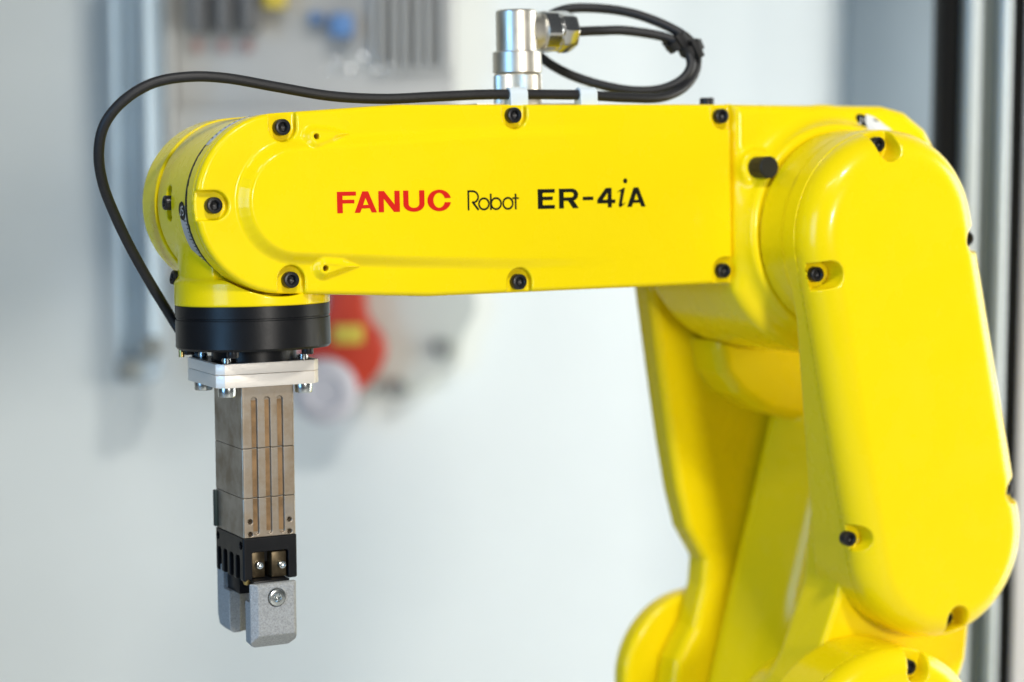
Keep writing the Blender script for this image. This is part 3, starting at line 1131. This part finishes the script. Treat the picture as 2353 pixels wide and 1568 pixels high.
def f_clamp(x, y, z):
    d = slab(box2(x, y, BX0 - 0.3, BX1 + 0.3, BY0 - 0.2, BY1 + 0.2, 1.0), z, -171.8, -151.8, 1.2, 0.3)
    win = np.maximum(box2(x, z, -10.6, 6.9, -190, -158.4, 1.0), y - BY0 - 6)
    d = smax(d, -win, 0.4)
    # jaw channel right through, in the closing direction
    ch = box2(x, z, -9.2, 5.6, -190, -164.5, 0.6)
    d = smax(d, -ch, 0.4)
    for yc in (49.5, 41.5, 33.4, 25.2):
        s_ = np.maximum(box2(y, z, yc - 2.6, yc + 2.6, -190, -160.2, 1.8), np.abs(x - BX0) - 4)
        d = smax(d, -s_, 0.4)
    for yc in (51.2, 20.9):
        h_ = np.maximum(circ(y, z, yc, -155.2, 1.9), np.abs(x - BX0) - 5)
        d = smax(d, -h_, 0.3)
    return d


clm = sdf_mesh('jaw_guide', f_clamp, (BX0 - 2, BY0 - 2, -173), (BX1 + 2, BY1 + 2, -151), 0.4)
mesh_obj('jaw_guide', clm, BLK, GR, TOOL)
SCM = screw_mesh('screw_steel', 1.75, 2.6, ZNC)
for (xa, xb, zc, yy, sx) in ((-9.6, -3.2, -164.9, 21.4, -6.5), (-1.0, 6.3, -165.0, 18.9, 3.4)):
    jw = bevel_box('jaw_carriage', xa, xb, yy, yy + 26, -170.9, -159.0, 0.5, DST, GR, TOOL)
    put('screw', SCM, (sx, yy, zc), (0.05, -1, 0), jw, TOOL)
bevel_box('jaw_foot', -11.4, 6.2, 15.0, 31, -173.4, -171.2, 0.3, BLK, GR, TOOL)
bevel_box('jaw_foot', -11.4, 6.2, 33, 48.8, -180.2, -171.2, 0.3, BLK, GR, TOOL)
V, Fc = lathe([(0.2, -1.9), (1.3, -1.5), (1.8, 0), (1.8, 2)], 20)
me = arr_mesh('grease_nipple', V, Fc)
me.materials.append(BRS)
put('grease_nipple', me, (-12.8, 19.6, -171.6), (0, 0, 1), GR, TOOL)


def f_finger(front):
    def f(x, y, z):
        XL, XR = -13.5, 8.4
        if front:
            yf, yk = 11.0, 14.8
            d = np.maximum(box2(x, z, XL, XR, -202, -172.0, 0.5), np.maximum(yf - y, y - yk))
            st = slab(box2(x, z, XL, XR, -202, -180.6, 0.5), y, 12, 20.5, 0.3, 0.5)
            d = np.minimum(d, st)
            d = smax(d, (-(x - XL) - (y - yf) + 2.9) * 0.7071, 0.4)          # left long chamfer
            d = smax(d, ((x - XR) - (y - yf) + 1.6) * 0.7071, 0.4)
            d = smax(d, (-(z + 202) * 0.9 - (y - yf) + 5.6) * 0.72, 0.4)     # lower front chamfer
            d = smax(d, ((z + 172.0) - (y - yf) + 1.2) * 0.7071, 0.4)
            d = smax(d, (-(x - XL) - (z + 202) + 2.6) * 0.7071, 0.4)
            d = smax(d, ((x - XR) - (z + 202) + 2.6) * 0.7071, 0.4)
            d = smax(d, -np.maximum(circ(x, z, -1.7, -178.6, 4.25), y - yf - 1.6), 0.3)
            return d
        d = np.maximum(box2(x, z, XL, XR, -200, -169.0, 0.5), np.maximum(49 - y, y - 57.2))
        st = slab(box2(x, z, XL, XR, -200, -180.0, 0.5), y, 41.5, 55, 0.5, 0.3)
        st = np.maximum(st, -(circ(x, y, -3.0, 37.5, 6.5)))
        d = np.minimum(d, st)
        d = smax(d, (-(z + 200) * 0.55 + (y - 57.2) + 3.4) * 0.8, 0.4)
        d = smax(d, (-(x - XL) - (z + 200) + 2.0) * 0.7071, 0.4)
        return d
    return f


for fr, lo, hi in ((True, (-17, 9, -204), (10, 26, -170)), (False, (-17, 39, -202), (10, 59, -168))):
    me = sdf_mesh('finger', f_finger(fr), lo, hi, 0.4)
    fo = mesh_obj('finger', me, FING, GR, TOOL)
    if fr:
        SCL = screw_mesh('screw_button', 3.9, 1.9, ZNC, sock=0.36, depth=0.25)
        put('screw', SCL, (-1.7, 12.0, -178.6), (0, -1, 0), fo, TOOL)

# ------------------------------------------------------------------ cable, clips, connector, ties


def armat(px, py, Y):                         # pixel -> point of the forearm frame at depth Y
    R = np.array(ARM.to_3x3())
    c_ = R.T @ CAM
    d = R.T @ (cf + (px - W / 2) / FPX * cr - (py - H / 2) / FPX * cu)
    t = (Y - c_[1]) / d[1]
    return c_ + t * d


cp_ = [(462, 822, 57), (440, 800, 60), (418, 768, 64), (395, 732, 67), (345, 650, 64), (300, 570, 58), (262, 490, 50), (236, 420, 42), (227, 350, 34), (241, 285, 28),
       (285, 231, 24), (350, 192, 21), (430, 177, 18), (520, 180, 16), (640, 201, 14), (760, 221, 12), (880, 227.5, 10.5), (990, 223, 9), (1100, 218, 8), (1190, 217, 8), (1290, 218, 8),
       (1345, 219, 8), (1440, 225, 9), (1520, 224, 12), (1575, 198, 18), (1601, 152, 22), (1590, 100, 26), (1540, 64, 32), (1460, 33, 42), (1380, 20, 52), (1300, 22, 60),
       (1240, 52, 66), (1220, 100, 66), (1256, 142, 60), (1330, 180, 48), (1430, 206, 34), (1510, 207, 25), (1566, 184, 20), (1588, 148, 20), (1572, 112, 24), (1528, 86, 30),
       (1440, 71, 37), (1380, 71, 40), (1322, 73, 40)]
cpts = [armat(*p) for p in cp_]
path = spline(cpts, 10)
V, Fc = tube(path, 2.38, 18)
cb = mesh_obj('cable', arr_mesh('cable', V, Fc), CABM, None, ARM)
tag(cb, 'long black rubber cable arching over the forearm and looping to the connector', 'cable')


def f_clip(x, y, z):
    o = np.minimum(circ(y, z, 0, 0, 3.55), box2(y, z, -3.55, 3.3, -5.6, 0, 0.3))
    d = slab(o, x, -4.6, 4.6, 0.4, 0.4)
    d = np.minimum(d, slab(box2(y, z, -3.6, 11, -5.6, -4.2, 0.4), x, -4.6, 4.6, 0.3, 0.3))
    d = smax(d, -np.sqrt(y * y + z * z) + 2.2, 0.2)
    return d


clipm = sdf_mesh('cable_clip', f_clip, (-5.5, -5, -7), (5.5, 12, 5), 0.35)
clipm.materials.append(WHT)
for px, lb in ((1186, 'white plastic clip on the cable in front of the metal connector'), (1346, 'white plastic clip on the cable toward the looped end')):
    p = armat(px, 218, 8)
    o_ = bpy.data.objects.new('cable_clip', clipm)
    place(o_, ARM @ Matrix.Translation(Vector(p) * S))
    tag(o_, lb, 'clip', 'white clips along the cable')

CN = empty('cable_connector', (139, 40, 45), 'nickel angled round connector standing on top of the forearm', 'connector', mw=ARM)


def lat(name, prof, m, loc, d, parent, seg=56, fn=None, ang=30):
    V, Fc = lathe(prof, seg)
    if fn:
        V = [fn(v) for v in V]
    me = arr_mesh(name, V, [f[::-1] for f in Fc] if prof[0][1] > prof[-1][1] else Fc, True, ang)
    me.materials.append(m)
    return put(name, me, loc, d, parent, ARM)


CX, CY = 139.2, 40.0
lat('elbow_body', [(10.0, 70.5), (10.0, 90.0), (9.3, 90.8), (0.5, 90.9)], NIK, (CX, CY, 0), (0, 0, 1), CN)


def flats(v):
    x, y, z = v
    if 62 < z < 68.5:
        y = max(y, -10.4) if y < 0 else y
    return (x, y, z)


lat('coupling_nut', [(11.2, 60.4), (11.9, 60.8), (11.9, 61.8), (11.9, 62.2), (11.9, 68.2), (11.9, 68.7), (11.9, 70.4), (11.4, 70.9), (9, 70.9)], NIK, (CX, CY, 0), (0, 0, 1), CN, 72, flats)


def knurl(v):
    x, y, z = v
    a = math.atan2(y, x)
    r_ = sqrt(x * x + y * y)
    if r_ > 11.2:
        k = 1 + 0.012 * (1 if int(round(a / (2 * pi) * 180)) % 2 else -1)
        return (x * k, y * k, z)
    return v


lat('knurled_ring', [(11.0, 45.2), (11.5, 46), (11.5, 59.2), (11.0, 59.9)], NIK, (CX, CY, 0), (0, 0, 1), CN, 180, knurl, 20)
GZ = 80.8
lat('gland_neck', [(9.0, 6.0), (8.9, 11), (8.6, 12), (8.4, 13.2)], NIK, (CX, CY, GZ), (1, 0, 0), CN)


def facet(n):
    def f(v):
        x, y, z = v
        r_ = sqrt(x * x + y * y)
        if r_ > 8.6:
            a = math.atan2(y, x)
            b = (a % (2 * pi / n)) - pi / n
            k = min(1.0, 0.93 / cos(b)) if abs(b) < 0.37 else 1.0
            return (x * k, y * k, z)
        return v
    return f


lat('gland_nut', [(8.6, 12.2), (10.4, 12.9), (10.5, 13.7), (10.5, 19.9), (10.0, 20.7), (8.6, 21.2), (8.6, 22.2)], CHR, (CX, CY, GZ), (1, 0, 0), CN, 64, facet(6))
lat('gland_nut', [(8.6, 21.6), (10.1, 22.2), (10.2, 23.0), (10.2, 27.8), (9.2, 30.4), (6.6, 31.6), (3.0, 31.6)], CHR, (CX, CY, GZ), (1, 0, 0), CN, 64, facet(8))

# black ties round the cable loop
for k, (px, py, Y, tilt, lb) in enumerate(((1556, 98, 27, 0.75, 'small black tie on the cable loop next to the upper strands'), (1590, 112, 23, 0.95, 'small black tie with square head at the bend of the cable loop'))):
    p = armat(px, py, Y)
    te = empty('cable_tie', p, lb, 'cable tie', 'black ties on the cable loop', mw=ARM)
    dvec = (cos(tilt + 0.15), 0, -sin(tilt + 0.15))
    fr = ARM @ Matrix.Translation(Vector(p) * S) @ orient(dvec)
    V, Fc = [], []
    n = 32
    for i in range(n):
        a = 2 * pi * i / n
        for (rr, zz) in ((0, -2.3), (1.1, -2.3), (1.1, 2.3), (0, 2.3)):
            V.append(((3.2 + rr) * cos(a), (5.4 + rr) * sin(a), zz))
    for i in range(n):
        j = (i + 1) % n
        for q in range(4):
            w_ = (q + 1) % 4
            Fc.append((i * 4 + q, i * 4 + w_, j * 4 + w_, j * 4 + q))
    mesh_obj('tie_band', arr_mesh('tie_band', V, Fc), RUB, te, fr)
    bevel_box('tie_head', 2.8, 8.4, -3.2, 3.2, -3.0, 3.0, 0.6, RUB, te, fr)
    bevel_box('tie_tail', -6.0, -3.6, -1.9, 1.9, -4.6, 5.2, 0.5, RUB, te, fr)

# the film is added last: it hangs from the cabinet edge
fo = mesh_obj('plastic_film', fm, FILM, None, BGM)
tag(fo, 'crumpled clear plastic film catching the light before the cabinet', 'film')
